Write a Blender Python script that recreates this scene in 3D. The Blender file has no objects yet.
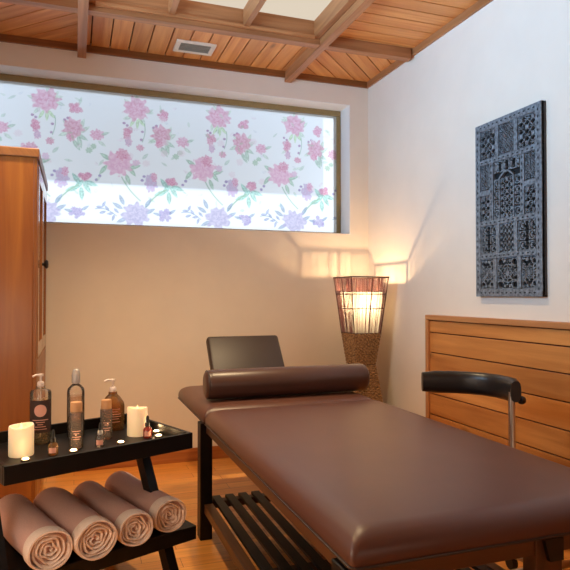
import bpy, bmesh, math, random
import numpy as np
from mathutils import Vector, Matrix
random.seed(7); rng = np.random.default_rng(5)
S = bpy.context.scene; COL = S.collection
PI = math.pi

# ------------------------------------------------------------------ materials
def srgb(r, g, b):
    f = lambda c: (c/255)/12.92 if c/255 <= .04045 else ((c/255+.055)/1.055)**2.4
    return (f(r), f(g), f(b), 1)

def newmat(name):
    m = bpy.data.materials.new(name); m.use_nodes = True
    nt = m.node_tree; nt.nodes.clear()
    out = nt.nodes.new('ShaderNodeOutputMaterial')
    return m, nt, out

def N(nt, t, **kw):
    n = nt.nodes.new(t)
    for k, v in kw.items():
        if k in n.inputs: n.inputs[k].default_value = v
        else: setattr(n, k, v)
    return n

def ramp(nt, stops):
    n = nt.nodes.new('ShaderNodeValToRGB'); e = n.color_ramp.elements
    while len(e) < len(stops): e.new(.5)
    for i, (p, c) in enumerate(stops): e[i].position = p; e[i].color = c
    return n

def plain(name, col, rough=.5, metal=0, var=.06, scale=30, bump=0, spec=.5, coat=0, emis=0, emcol=None):
    """principled with gentle noise variation"""
    m, nt, out = newmat(name)
    p = N(nt, 'ShaderNodeBsdfPrincipled', Roughness=rough, Metallic=metal)
    p.inputs['Specular IOR Level'].default_value = spec
    p.inputs['Coat Weight'].default_value = coat
    tc = N(nt, 'ShaderNodeTexCoord')
    nz = N(nt, 'ShaderNodeTexNoise', Scale=scale, Detail=4)
    nt.links.new(tc.outputs['Object'], nz.inputs['Vector'])
    a = tuple(max(0, c*(1-var)) for c in col[:3])+(1,); b = tuple(min(1, c*(1+var)) for c in col[:3])+(1,)
    r = ramp(nt, [(.3, a), (.7, b)])
    nt.links.new(nz.outputs['Fac'], r.inputs['Fac']); nt.links.new(r.outputs['Color'], p.inputs['Base Color'])
    if bump:
        bp = N(nt, 'ShaderNodeBump', Strength=bump, Distance=.002)
        nt.links.new(nz.outputs['Fac'], bp.inputs['Height']); nt.links.new(bp.outputs['Normal'], p.inputs['Normal'])
    if emis:
        p.inputs['Emission Strength'].default_value = emis
        p.inputs['Emission Color'].default_value = emcol or col
    nt.links.new(p.outputs['BSDF'], out.inputs['Surface'])
    return m

def wood(name, light, dark, rough=.45, attr=True, scale=(1.3, 24, 1), knots=True, coat=.0, axis=0):
    """wood with streaky grain. attr: uses the mesh attribute 'grain' (along, across, id)"""
    m, nt, out = newmat(name); L = nt.links.new
    p = N(nt, 'ShaderNodeBsdfPrincipled', Roughness=rough); p.inputs['Coat Weight'].default_value = coat
    p.inputs['Coat Roughness'].default_value = .15
    if attr:
        at = N(nt, 'ShaderNodeAttribute', attribute_name='grain'); vec = at.outputs['Vector']
    else:
        tc = N(nt, 'ShaderNodeTexCoord'); vec = tc.outputs['Object']
    mp = N(nt, 'ShaderNodeMapping')
    sc = list(scale)
    if not attr: sc = [scale[1]]*3; sc[axis] = scale[0]
    mp.inputs['Scale'].default_value = sc
    L(vec, mp.inputs['Vector'])
    nz = N(nt, 'ShaderNodeTexNoise', Scale=1.0, Detail=5, Distortion=.6); L(mp.outputs['Vector'], nz.inputs['Vector'])
    r = ramp(nt, [(.3, dark), (.52, tuple((a+b)/2 for a, b in zip(light, dark))), (.72, light)])
    L(nz.outputs['Fac'], r.inputs['Fac']); colr = r.outputs['Color']
    if attr:
        sp = N(nt, 'ShaderNodeSeparateXYZ'); L(vec, sp.inputs[0])
        wn = N(nt, 'ShaderNodeTexWhiteNoise', noise_dimensions='1D'); L(sp.outputs['Z'], wn.inputs['W'])
        mr = N(nt, 'ShaderNodeMapRange'); mr.inputs['To Min'].default_value = .82; mr.inputs['To Max'].default_value = 1.13
        L(wn.outputs['Value'], mr.inputs['Value'])
        mx = N(nt, 'ShaderNodeMix', data_type='RGBA', blend_type='MULTIPLY'); mx.inputs[0].default_value = 1
        L(colr, mx.inputs[6]); L(mr.outputs['Result'], mx.inputs[7]); colr = mx.outputs[2]
    if knots:
        mp2 = N(nt, 'ShaderNodeMapping'); s2 = [2.0, 6.0, 3.7]
        if not attr: s2 = [6.0]*3; s2[axis] = 2.0
        mp2.inputs['Scale'].default_value = s2
        L(vec, mp2.inputs['Vector'])
        vo = N(nt, 'ShaderNodeTexVoronoi', Scale=1.0); L(mp2.outputs['Vector'], vo.inputs['Vector'])
        kr = ramp(nt, [(.03, (.35, .35, .35, 1)), (.11, (1, 1, 1, 1))]); L(vo.outputs['Distance'], kr.inputs['Fac'])
        mx2 = N(nt, 'ShaderNodeMix', data_type='RGBA', blend_type='MULTIPLY'); mx2.inputs[0].default_value = .8
        L(colr, mx2.inputs[6]); L(kr.outputs['Color'], mx2.inputs[7]); colr = mx2.outputs[2]
    L(colr, p.inputs['Base Color'])
    bp = N(nt, 'ShaderNodeBump', Strength=.12, Distance=.002); L(nz.outputs['Fac'], bp.inputs['Height']); L(bp.outputs['Normal'], p.inputs['Normal'])
    L(p.outputs['BSDF'], out.inputs['Surface'])
    return m

def emitter(name, col, strength):
    m, nt, out = newmat(name)
    e = N(nt, 'ShaderNodeEmission', Color=col, Strength=strength)
    nt.links.new(e.outputs[0], out.inputs['Surface']); return m

def glassy(name, col, rough=.03, mix=.1):
    """thin coloured glass / plastic: mirror edge, tinted see-through, a little body colour"""
    m, nt, out = newmat(name); L = nt.links.new
    t = N(nt, 'ShaderNodeBsdfTransparent', Color=col); d = N(nt, 'ShaderNodeBsdfDiffuse', Color=col)
    g = N(nt, 'ShaderNodeBsdfGlossy', Roughness=rough); lw = N(nt, 'ShaderNodeLayerWeight', Blend=.28)
    m1 = N(nt, 'ShaderNodeMixShader', Fac=mix); L(t.outputs[0], m1.inputs[1]); L(d.outputs[0], m1.inputs[2])
    m2 = N(nt, 'ShaderNodeMixShader'); L(lw.outputs['Fresnel'], m2.inputs['Fac']); L(m1.outputs[0], m2.inputs[1]); L(g.outputs[0], m2.inputs[2])
    L(m2.outputs[0], out.inputs['Surface']); return m

def wax(name, col):
    m, nt, out = newmat(name)
    p = N(nt, 'ShaderNodeBsdfPrincipled', Roughness=.4); p.inputs['Base Color'].default_value = col
    p.inputs['Subsurface Weight'].default_value = .5; p.inputs['Subsurface Radius'].default_value = (.03, .018, .01)
    p.inputs['Subsurface Scale'].default_value = .6
    p.inputs['Emission Color'].default_value = (1, .62, .28, 1); p.inputs['Emission Strength'].default_value = .28
    nt.links.new(p.outputs[0], out.inputs['Surface']); return m

def paper(name, col):
    m, nt, out = newmat(name)
    d = N(nt, 'ShaderNodeBsdfDiffuse', Color=col); t = N(nt, 'ShaderNodeBsdfTranslucent', Color=col)
    mx = N(nt, 'ShaderNodeMixShader', Fac=.55)
    nt.links.new(d.outputs[0], mx.inputs[1]); nt.links.new(t.outputs[0], mx.inputs[2]); nt.links.new(mx.outputs[0], out.inputs['Surface'])
    return m

def floral_fabric():
    m, nt, out = newmat('floral_sheer'); L = nt.links.new
    at = N(nt, 'ShaderNodeAttribute', attribute_name='print')
    tr = N(nt, 'ShaderNodeBsdfTransparent'); tl = N(nt, 'ShaderNodeBsdfTranslucent'); df = N(nt, 'ShaderNodeBsdfDiffuse')
    for n in (tr, tl, df): L(at.outputs['Color'], n.inputs['Color'])
    m1 = N(nt, 'ShaderNodeMixShader', Fac=.2); L(tl.outputs[0], m1.inputs[1]); L(df.outputs[0], m1.inputs[2])
    m2 = N(nt, 'ShaderNodeMixShader', Fac=.55); L(tr.outputs[0], m2.inputs[1]); L(m1.outputs[0], m2.inputs[2])
    L(m2.outputs[0], out.inputs['Surface']); return m

def parquet():
    m, nt, out = newmat('parquet'); L = nt.links.new
    p = N(nt, 'ShaderNodeBsdfPrincipled', Roughness=.34); p.inputs['Coat Weight'].default_value = .25; p.inputs['Coat Roughness'].default_value = .12
    tc = N(nt, 'ShaderNodeTexCoord')
    br = N(nt, 'ShaderNodeTexBrick', Scale=1.0); br.offset = .37
    br.inputs['Brick Width'].default_value = .42; br.inputs['Row Height'].default_value = .09
    br.inputs['Mortar Size'].default_value = .0012; br.inputs['Mortar Smooth'].default_value = .3
    br.inputs['Color1'].default_value = srgb(238, 168, 88); br.inputs['Color2'].default_value = srgb(218, 140, 64)
    br.inputs['Mortar'].default_value = srgb(120, 60, 25)
    mp0 = N(nt, 'ShaderNodeMapping'); mp0.inputs['Rotation'].default_value = (0, 0, 0)
    L(tc.outputs['Object'], mp0.inputs['Vector']); L(mp0.outputs['Vector'], br.inputs['Vector'])
    mp = N(nt, 'ShaderNodeMapping'); mp.inputs['Scale'].default_value = (3, 45, 1); L(tc.outputs['Object'], mp.inputs['Vector'])
    nz = N(nt, 'ShaderNodeTexNoise', Scale=1, Detail=4); L(mp.outputs['Vector'], nz.inputs['Vector'])
    r = ramp(nt, [(.3, (.8, .76, .7, 1)), (.7, (1.08, 1.05, 1.0, 1))]); L(nz.outputs['Fac'], r.inputs['Fac'])
    mx = N(nt, 'ShaderNodeMix', data_type='RGBA', blend_type='MULTIPLY'); mx.inputs[0].default_value = 1
    L(br.outputs['Color'], mx.inputs[6]); L(r.outputs['Color'], mx.inputs[7]); L(mx.outputs[2], p.inputs['Base Color'])
    L(p.outputs[0], out.inputs['Surface']); return m

def weave(name, a, b):
    m, nt, out = newmat(name); L = nt.links.new
    p = N(nt, 'ShaderNodeBsdfPrincipled', Roughness=.7)
    tc = N(nt, 'ShaderNodeTexCoord'); nz = N(nt, 'ShaderNodeTexNoise', Scale=110, Detail=3)
    L(tc.outputs['Object'], nz.inputs['Vector'])
    r = ramp(nt, [(.35, a), (.65, b)]); L(nz.outputs['Fac'], r.inputs['Fac']); L(r.outputs['Color'], p.inputs['Base Color'])
    L(p.outputs[0], out.inputs['Surface']); return m

M = dict(
    wall=plain('cream_plaster', srgb(231, 219, 203), .85, var=.02, scale=6, bump=.15),
    reveal=plain('white_reveal_paint', srgb(240, 238, 234), .7, var=.01),
    ceil=wood('pine_ceiling_boards', srgb(240, 172, 102), srgb(206, 128, 64), .5, True, (1.6, 26, 5.3)),
    beam=wood('pine_beam', srgb(192, 130, 82), srgb(146, 92, 52), .5, True, (1.4, 30, 5.3), knots=False),
    groove=plain('dark_gap', srgb(92, 52, 28), .9),
    cream=emitter('lit_skylight_panel', (1.0, .86, .68, 1), .66),
    wains=wood('oiled_pine_panelling', srgb(220, 150, 80), srgb(182, 110, 50), .4, True, (1.6, 22, 5.3), coat=.1),
    wainstrim=wood('oiled_pine_trim', srgb(206, 146, 92), srgb(172, 110, 62), .4, True, (1.6, 30, 5.3), knots=False),
    ward=wood('honey_pine', srgb(160, 96, 32), srgb(128, 68, 20), .4, True, (1.3, 20, 5.3), coat=.15),
    wardcap=wood('honey_pine_edge', srgb(146, 92, 48), srgb(114, 68, 33), .4, True, (1.3, 30, 5.3), knots=False, coat=.1),
    floor=parquet(),
    base=wood('baseboard_pine', srgb(204, 130, 70), srgb(170, 98, 48), .4, True, (1.5, 30, 5.3), knots=False),
    bronze=plain('olive_bronze_frame', srgb(146, 124, 82), .5, .1),
    glass=glassy('clear_window_glass', (.97, .99, 1, 1), .02, .0),
    awn=plain('pale_outdoor_panel', srgb(232, 240, 252), .9, var=.01),
    vent=plain('white_vent_enamel', srgb(228, 216, 196), .5),
    ventd=plain('dark_vent_core', srgb(60, 54, 48), .8),
    ventslat=plain('vent_slat_enamel', srgb(150, 138, 120), .5),
    black=plain('black_lacquer', srgb(16, 15, 16), .38, var=.15, spec=.5),
    blackwood=plain('black_stained_wood', srgb(14, 13, 14), .42, var=.2, scale=20, spec=.3),
    leather=plain('brown_leatherette', srgb(90, 56, 46), .38, var=.05, scale=9, bump=.05, spec=.5),
    dleather=plain('dark_brown_leatherette', srgb(56, 43, 39), .45, var=.05, scale=9, bump=.05),
    bleather=plain('bolster_leatherette', srgb(78, 53, 46), .34, var=.05, scale=9),
    stoolpad=plain('black_leather', srgb(30, 27, 26), .33, var=.1, bump=.05),
    rail=wood('dark_walnut_rail', srgb(98, 60, 34), srgb(70, 42, 23), .4, True, (1.3, 30, 5.3), knots=False),
    chrome=plain('satin_steel', srgb(196, 186, 174), .3, 1.0, var=.02),
    reed=plain('mauve_reed', srgb(110, 66, 62), .7, var=.2, scale=60),
    reedframe=plain('dark_lamp_frame', srgb(82, 54, 44), .7),
    rope=weave('woven_seagrass', srgb(98, 70, 42), srgb(196, 150, 98)),
    paper=paper('white_paper_shade', (.38, .38, .35, 1)),
    bulb=emitter('bulb_glow', (1, .8, .52, 1), 6),
    towel=plain('mauve_brown_terry', srgb(222, 180, 166), .95, var=.12, scale=420, bump=.5, spec=.1),
    hem=plain('lit_terry_hem', srgb(250, 228, 212), .95, var=.1, scale=380, bump=.6, spec=.1),  # hem and roll end: LED light put into the paler colour
    wax=wax('ivory_wax', srgb(246, 230, 202)),
    flame=emitter('led_flame', (1, .62, .25, 1), 2.2),
    tealed=emitter('warm_led', (1, .66, .32, 1), 12),
    tealcup=plain('tealight_cup', srgb(120, 100, 80), .3, .6),
    clearb=glassy('clear_bottle', (.98, .95, .91, 1), .04, .04),
    clearl=glassy('amber_liquid', (.97, .82, .56, 1), .05, .14),
    pinkl=glassy('rose_liquid', (.98, .82, .68, 1), .05, .22),
    amber=glassy('amber_glass', (.58, .29, .09, 1), .05, .25),
    dglass=glassy('smoky_glass', (.72, .62, .54, 1), .05, .15),
    rglass=glassy('ruby_glass', (.40, .07, .05, 1), .05, .5),
    pump=plain('milky_plastic', srgb(236, 218, 208), .35),
    clearcap=glassy('milky_clear_cap', (.9, .88, .86, 1), .1, .35),
    copper=plain('beech_cap', srgb(214, 158, 108), .5, var=.1),
    label=plain('dark_label', srgb(58, 34, 32), .55),
    labelpink=plain('pink_label_print', srgb(226, 164, 146), .6),
    rubber=plain('black_rubber', srgb(22, 20, 20), .5),
    carve=plain('mottled_slate_paint', srgb(106, 114, 121), .5, var=.6, scale=60, bump=.2),  # ridges: slate strongly mottled by noise, lighter than the back board
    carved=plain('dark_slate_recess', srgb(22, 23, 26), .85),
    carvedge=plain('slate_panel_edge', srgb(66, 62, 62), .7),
    doorblue=plain('varnished_door', srgb(150, 96, 54), .22, var=.05, coat=.6),
    fabric=floral_fabric(),
)

# ------------------------------------------------------------------ mesh building
class MB:
    def __init__(s): s.v = []; s.f = []; s.sm = []; s.g = []; s.nid = 0
    def add(s, verts, faces, smooth=False, grain=None, T=None):
        o = len(s.v)
        for i, p in enumerate(verts):
            p = Vector(p)
            s.v.append(T @ p if T else p); s.g.append(grain[i] if grain else (0, 0, 0))
        for f in faces: s.f.append([o+i for i in f]); s.sm.append(smooth)
        return s
    def box(s, a, b, axis=None, T=None, bev=0):
        """axis-aligned box a..b; grain runs on its longest side"""
        a = [min(x, y) for x, y in zip(a, b)], [max(x, y) for x, y in zip(a, b)]
        lo, hi = a; d = [h-l for l, h in zip(lo, hi)]
        if axis is None: axis = d.index(max(d))
        s.nid += 1; idn = s.nid*1.37+random.random()*.5
        bm = bmesh.new(); bmesh.ops.create_cube(bm, size=1)
        for v in bm.verts: v.co = Vector((lo[i]+d[i]*(v.co[i]+.5) for i in range(3)))
        if bev: bmesh.ops.bevel(bm, geom=bm.edges[:], offset=min(bev, min(d)*.49), segments=2, affect='EDGES', profile=.5)
        bm.verts.index_update()
        vs = [v.co.copy() for v in bm.verts]; fs = [[v.index for v in f.verts] for f in bm.faces]; bm.free()
        o1, o2 = [i for i in range(3) if i != axis]
        gr = [(p[axis], p[o1]+p[o2]*.8, idn) for p in vs]
        return s.add(vs, fs, False, gr, T)
    def rbox(s, a, b, r, seg=4, T=None, sub=0):
        lo = [min(x, y) for x, y in zip(a, b)]; hi = [max(x, y) for x, y in zip(a, b)]; d = [h-l for l, h in zip(lo, hi)]
        bm = bmesh.new(); bmesh.ops.create_cube(bm, size=1)
        for v in bm.verts: v.co = Vector((lo[i]+d[i]*(v.co[i]+.5) for i in range(3)))
        bmesh.ops.bevel(bm, geom=bm.edges[:], offset=min(r, min(d)*.499), segments=seg, affect='EDGES', profile=.5)
        bm.verts.index_update()
        vs = [v.co.copy() for v in bm.verts]; fs = [[v.index for v in f.verts] for f in bm.faces]; bm.free()
        return s.add(vs, fs, True, None, T)
    def cushion(s, a, b, rx, rz, rc=.014):
        """upholstered slab: crisp upright corners, generously rolled top edge"""
        (x0, y0, z0), (x1, y1, z1) = a, b; vs = []; fs = []
        prof = [(.012, z0), (.003, z0+.004), (0, z0+.012)]
        for k in range(9):
            t = k/8*PI/2; prof.append((rx*(1-math.cos(t)), z1-rz+rz*math.sin(t)))
        prof += [(rx+.04, z1+.002), (rx+.14, z1+.004)]; n = 0
        for ins, z in prof:
            r = rc+ins*.25; ring = []
            for cx, cy, a0 in ((x1-ins-r, y1-ins-r, 0), (x0+ins+r, y1-ins-r, 1), (x0+ins+r, y0+ins+r, 2), (x1-ins-r, y0+ins+r, 3)):
                for k in range(5): q = (a0+k/4)*PI/2; ring.append((cx+r*math.cos(q), cy+r*math.sin(q), z))
            n = len(ring); vs += ring
        m = len(prof)
        for i in range(m-1):
            for j in range(n): fs.append([i*n+j, i*n+(j+1) % n, (i+1)*n+(j+1) % n, (i+1)*n+j])
        fs.append(list(range(n))[::-1]); fs.append([(m-1)*n+j for j in range(n)])
        return s.add(vs, fs, True)
    def tube(s, pts, r, n=10, closed=False, T=None):
        pts = [Vector(p) for p in pts]; k = len(pts); rs = r if isinstance(r, (list, tuple)) else [r]*k
        tan = []
        for i in range(k):
            if closed: t = pts[(i+1) % k]-pts[i-1]
            else: t = pts[min(i+1, k-1)]-pts[max(i-1, 0)]
            tan.append(t.normalized())
        u = tan[0].orthogonal().normalized(); vs = []; fs = []
        for i in range(k):
            u = (u-tan[i]*u.dot(tan[i])).normalized(); w = tan[i].cross(u)
            for j in range(n):
                a = 2*PI*j/n; vs.append(pts[i]+(u*math.cos(a)+w*math.sin(a))*rs[i])
        for i in range(k if closed else k-1):
            i2 = (i+1) % k
            for j in range(n): fs.append([i*n+j, i*n+(j+1) % n, i2*n+(j+1) % n, i2*n+j])
        if not closed: fs.append(list(range(n))[::-1]); fs.append([(k-1)*n+j for j in range(n)])
        return s.add(vs, fs, n > 5, None, T)
    def lathe(s, prof, c=(0, 0, 0), n=28, T=None, sq=None):
        """prof: (r, z) bottom to top. sq: superellipse exponent for squarish bodies"""
        vs = []; fs = []; k = len(prof)
        for r, z in prof:
            for j in range(n):
                a = 2*PI*j/n; ca, sa = math.cos(a), math.sin(a); q = 1
                if sq: q = (abs(ca)**sq+abs(sa)**sq)**(-1/sq)
                vs.append((c[0]+r*q*ca, c[1]+r*q*sa, c[2]+z))
        for i in range(k-1):
            for j in range(n): fs.append([i*n+j, i*n+(j+1) % n, (i+1)*n+(j+1) % n, (i+1)*n+j])
        if prof[0][0] > 1e-5: fs.append(list(range(n))[::-1])
        if prof[-1][0] > 1e-5: fs.append([(k-1)*n+j for j in range(n)])
        return s.add(vs, fs, True, None, T)
    def poly(s, pts2, z0, z1, direc=None, idn=None):
        """extrude a convex 2D polygon between z0 and z1, grain along direc"""
        n = len(pts2); vs = [(x, y, z0) for x, y in pts2]+[(x, y, z1) for x, y in pts2]
        fs = [list(range(n))[::-1], list(range(n, 2*n))]+[[i, (i+1) % n, n+(i+1) % n, n+i] for i in range(n)]
        d = direc or (1, 0); gr = [(p[0]*d[0]+p[1]*d[1], -p[0]*d[1]+p[1]*d[0], idn or 0) for p in vs]
        return s.add(vs, fs, False, gr)
    def build(s, name, mat, parent=None, loc=None):
        me = bpy.data.meshes.new(name)
        o = bpy.data.objects.new(name, me)
        if parent: o.parent = parent; W = world(parent).inverted()
        else:
            W = Matrix.Identity(4)
            if loc is not None: o.location = loc; W = Matrix.Translation(-Vector(loc))
        me.from_pydata([W @ v for v in s.v], [], s.f)
        me.polygons.foreach_set('use_smooth', s.sm)
        if any(g[2] for g in s.g):
            at = me.attributes.new('grain', 'FLOAT_VECTOR', 'POINT')
            at.data.foreach_set('vector', [c for g in s.g for c in g])
        bm = bmesh.new(); bm.from_mesh(me); bmesh.ops.recalc_face_normals(bm, faces=bm.faces[:]); bm.to_mesh(me); bm.free()
        me.materials.append(M[mat]); COL.objects.link(o)
        if any(s.sm):
            me.set_sharp_from_angle(angle=math.radians(48))
        return o

def world(o):
    m = o.matrix_basis.copy()
    return world(o.parent) @ m if o.parent else m

def tag(o, label=None, cat=None, group=None, kind=None):
    if label: o['label'] = label
    if cat: o['category'] = cat
    if group: o['group'] = group
    if kind: o['kind'] = kind
    return o
def thing(name, label, cat, loc=(0, 0, 0), rz=0, group=None):
    o = bpy.data.objects.new(name, None); o.empty_display_size = .05
    o.location = loc; o.rotation_euler = (0, 0, rz)
    COL.objects.link(o); return tag(o, label, cat, group)
def struct(name, mb, mat, parent=None):
    o = mb.build(name, mat, parent)
    if not parent: o['kind'] = 'structure'
    return o
def copy_tree(o, parent=None):
    c = o.copy(); COL.objects.link(c)
    if parent: c.parent = parent
    for ch in list(o.children): copy_tree(ch, c)
    return c

# ------------------------------------------------------------------ room dimensions
XR, XL, YB, YF, H = 2.051, -.85, 3.967, -1.6, 2.68
WX0, WX1, WZ0, WZ1 = -.70, 1.902, 1.545, 2.499      # window recess in the back wall
RD = .17                                            # reveal depth

struct('floor', MB().box((XL-.1, YF-.1, -.05), (XR+.1, YB+.3, 0)), 'floor')
b = MB()
b.box((XL-.1, YB, 0), (XR+.1, YB+.26, WZ0)); b.box((XL-.1, YB, WZ1), (XR+.1, YB+.26, H+.12))
b.box((XL-.1, YB, WZ0), (WX0, YB+.26, WZ1)); b.box((WX1, YB, WZ0), (XR+.1, YB+.26, WZ1))
struct('wall_back', b, 'wall')
struct('wall_right', MB().box((XR, YF-.1, 0), (XR+.1, YB, H+.12)), 'wall')
# left wall with an added, unseen window opening for cool fill on the right wall
L0, L1, LZ0, LZ1 = 1.55, 2.75, 1.35, 2.40
b = MB(); b.box((XL-.1, YF-.1, 0), (XL, L0, H+.12)).box((XL-.1, L1, 0), (XL, YB, H+.12))
b.box((XL-.1, L0, 0), (XL, L1, LZ0)).box((XL-.1, L0, LZ1), (XL, L1, H+.12)); struct('wall_left', b, 'wall')
struct('wall_front', MB().box((XL, YF-.1, 0), (XR, YF, H+.12)), 'wall')
# white painted reveal lining
b = MB(); t = .004
b.box((WX0, YB-.001, WZ1-t), (WX1, YB+RD, WZ1)).box((WX1-t, YB-.001, WZ0), (WX1, YB+RD, WZ1-t)).box((WX0, YB-.001, WZ0), (WX0+t, YB+RD, WZ1-t)).box((WX0+t, YB+.001, WZ0), (WX1-t, YB+RD, WZ0+t))
struct('trim_1', b, 'reveal')

# ---- window
w1 = thing('window_1', None, None, ((WX0+WX1)/2, YB+RD, WZ0)); w1['kind'] = 'structure'
b = MB(); fw = .040; y0, y1 = YB+RD-.02, YB+RD+.05
b.box((WX0+t, y0, WZ1-t-fw), (WX1-t, y1, WZ1-t), bev=.004).box((WX0+t, y0, WZ0+t), (WX1-t, y1, WZ0+t+.022), bev=.004)
b.box((WX1-t-fw+.008, y0, WZ0+t+.022), (WX1-t, y1, WZ1-t-fw), bev=.004).box((WX0+t, y0, WZ0+t+.022), (WX0+t+fw, y1, WZ1-t-fw), bev=.004)
b.build('window_frame', 'bronze', w1)
MB().box((WX0+.03, y1-.016, WZ0+.02), (WX1-.03, y1-.01, WZ1-.03)).build('pane', 'glass', w1)
w2 = thing('added_window', None, None, (XL-.05, (L0+L1)/2, LZ0)); w2['kind'] = 'structure'  # unseen window, added to go with the cool fill
b = MB()
for (a, c) in (((L0, LZ0), (L1, LZ0+.05)), ((L0, LZ1-.05), (L1, LZ1)), ((L0, LZ0+.05), (L0+.05, LZ1-.05)), ((L1-.05, LZ0+.05), (L1, LZ1-.05)), (((L0+L1)/2-.02, LZ0+.05), ((L0+L1)/2+.02, LZ1-.05))):
    b.box((XL-.08, a[0], a[1]), (XL-.03, c[0], c[1]))
b.build('window_frame', 'reveal', w2)

# ---- floral blind : fine grid carrying the print as colours
def build_blind():
    bx0, bx1, bz0, bz1 = WX0+t+fw-.004, WX1-t-fw+.014, WZ0+t+.016, WZ1-t-fw+.004
    nx, nz = 900, 300
    X = np.linspace(bx0, bx1, nx); Z = np.linspace(bz0, bz1, nz)
    gx, gz = np.meshgrid(X, Z)                 # (nz, nx)
    col = np.ones((nz, nx, 3))*np.array([.93, .94, .955])
    sm = lambda a, b_, x: np.clip((x-a)/(b_-a), 0, 1)**2*(3-2*np.clip((x-a)/(b_-a), 0, 1))
    # soft irregular noise used to break the print up like watercolour
    def vnoise(s, seed):
        r = np.random.default_rng(seed); n = 160
        g = r.random((n, n)); fx = (gx-bx0)*s; fz = (gz-bz0)*s
        ix = fx.astype(int) % n; iz = fz.astype(int) % n; tx = fx-np.floor(fx); tz = fz-np.floor(fz)
        tx = tx*tx*(3-2*tx); tz = tz*tz*(3-2*tz); jx = (ix+1) % n; jz = (iz+1) % n
        return (g[iz, ix]*(1-tx)+g[iz, jx]*tx)*(1-tz)+(g[jz, ix]*(1-tx)+g[jz, jx]*tx)*tz
    n1, n2 = vnoise(58, 1), vnoise(120, 2)
    def lay(mask, c):
        nonlocal col
        mask = np.clip(mask, 0, 1)[..., None]; col = col*(1-mask)+np.array(c)*mask
    def win(cx, cz, r):
        return (np.abs(gx-cx) < r) & (np.abs(gz-cz) < r)
    def apply(cx, cz, r, fn):
        ix = np.where(np.abs(X-cx) < r)[0]; iz = np.where(np.abs(Z-cz) < r)[0]
        if len(ix) == 0 or len(iz) == 0: return
        sl = (slice(iz[0], iz[-1]+1), slice(ix[0], ix[-1]+1))
        u = (gx[sl]-cx); v = (gz[sl]-cz); c, m = fn(u, v, n1[sl], n2[sl])
        m = np.clip(m, 0, 1)[..., None]; col[sl] = col[sl]*(1-m)+c*m
    def peony(cx, cz, r, light, deep, seed, squash=.9, op=.82):
        ph = seed*1.7
        def fn(u, v, a, b_):
            v = v/squash; rho = np.hypot(u, v)/r; th = np.arctan2(v, u)
            edge = .86+.10*np.sin(7*th+ph)+.07*np.sin(12*th+2*ph)+.25*(a-.5)
            m = sm(edge+.05, edge-.10, rho)
            ring = .5+.5*np.sin(rho*13+1.5*np.sin(6*th+ph+rho*5)+3*a)
            k = np.clip(.62*ring*(1.15-rho*.6)+.55*(b_-.35), 0, 1)
            c = np.array(light)*(1-k[..., None])+np.array(deep)*k[..., None]
            return c, m*op
        apply(cx, cz, r*1.3, fn)
    def leaf(cx, cz, ln, wd, ang, c, op=.85):
        ca, sa = math.cos(ang), math.sin(ang)
        def fn(u, v, a, b_):
            p = u*ca+v*sa; q = -u*sa+v*ca; tt = np.clip(p/ln, -1, 1)
            wv = wd*(1-tt**2)*(1-.25*tt)+1e-6
            m = sm(1.05, .75, np.abs(q)/wv)*(np.abs(p) < ln)
            k = (.75+.5*b_)[..., None]*np.where(np.abs(q)[..., None] < wd*.12, 1.25, 1)
            return np.clip(np.array(c)*k, 0, 1), m*op
        apply(cx, cz, ln*1.1, fn)
    def stem(p0, p1, p2, w, c, op=.7):
        for i in range(26):
            q = i/25; x = (1-q)**2*p0[0]+2*q*(1-q)*p1[0]+q*q*p2[0]; z = (1-q)**2*p0[1]+2*q*(1-q)*p1[1]+q*q*p2[1]
            apply(x, z, w*2, lambda u, v, a, b_: (np.ones(u.shape+(3,))*np.array(c), sm(w*1.1, w*.6, np.hypot(u, v))*op))
    def spray(cx, cz, r, n, c, seed, size=.008):
        r_ = random.Random(seed)
        for i in range(n):
            a = r_.random()*6.28; d = r*r_.random()**.5
            peony(cx+d*math.cos(a), cz+d*math.sin(a), size*(.7+.6*r_.random()), c, [x*.7 for x in c], i+seed)
    PK, PD = (.90, .58, .70), (.74, .26, .42)
    RK, RD_ = (.87, .52, .62), (.66, .24, .38)
    VK, VD = (.62, .56, .74), (.40, .35, .56)
    GR, GG, GB = (.40, .58, .44), (.56, .70, .56), (.30, .38, .52)
    P = .57
    for k in range(-2, 4):
        ox = .386+P*k; rr = random.Random(k*11+3)
        T = lambda dx, dz: (ox+dx*.0067, 2.360-dz*.0069)     # offsets counted in centimetre-like steps of the repeat
        for j in range(7):
            a = rr.random()*6.28; x, z = T(0, 2); leaf(x+.085*math.cos(a), z+.075*math.sin(a), .034, .013, a+rr.random()-.5, GG, .6)
        for (dx, dz, an) in ((-4, 14, 4.2), (1, 15, 4.7), (5, 13, 5.4)): leaf(*T(dx, dz), .035, .012, an, (.58, .78, .48), .75)
        peony(*T(0, 0), .096, PK, PD, k+1)
        x, z = T(27, 5); spray(x, z, .036, 12, RK, k+40, .017); peony(x, z, .036, PK, PD, k+5)
        for (dx, dz) in ((17, 17), (20, 15), (-9, 17), (-12, 15), (6, 22), (5, 30)): peony(*T(dx, dz), .012, (.55, .36, .55), (.36, .2, .38), dx)
        stem(T(8, 14), T(10, 22), T(6, 32), .004, GR)
        for (dx, dz, an) in ((33, 32, -.5), (31, 37, -1.3), (35, 25, .6), (17, 30, 3.6), (28, 40, -1.0), (20, 22, 2.4), (33, 20, 1.2)): leaf(*T(dx, dz), .045, .016, an, GG if an > 0 else GR, .65)
        peony(*T(25, 24), .072, RK, RD_, k+2, 1.05); peony(*T(23, 33), .034, RK, PD, k+9)
        peony(*T(47, 29), .050, PK, PD, k+3, .85); leaf(*T(55, 27), .03, .011, .4, GR, .6); leaf(*T(52, 37), .032, .012, -.6, GG, .6)
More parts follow.
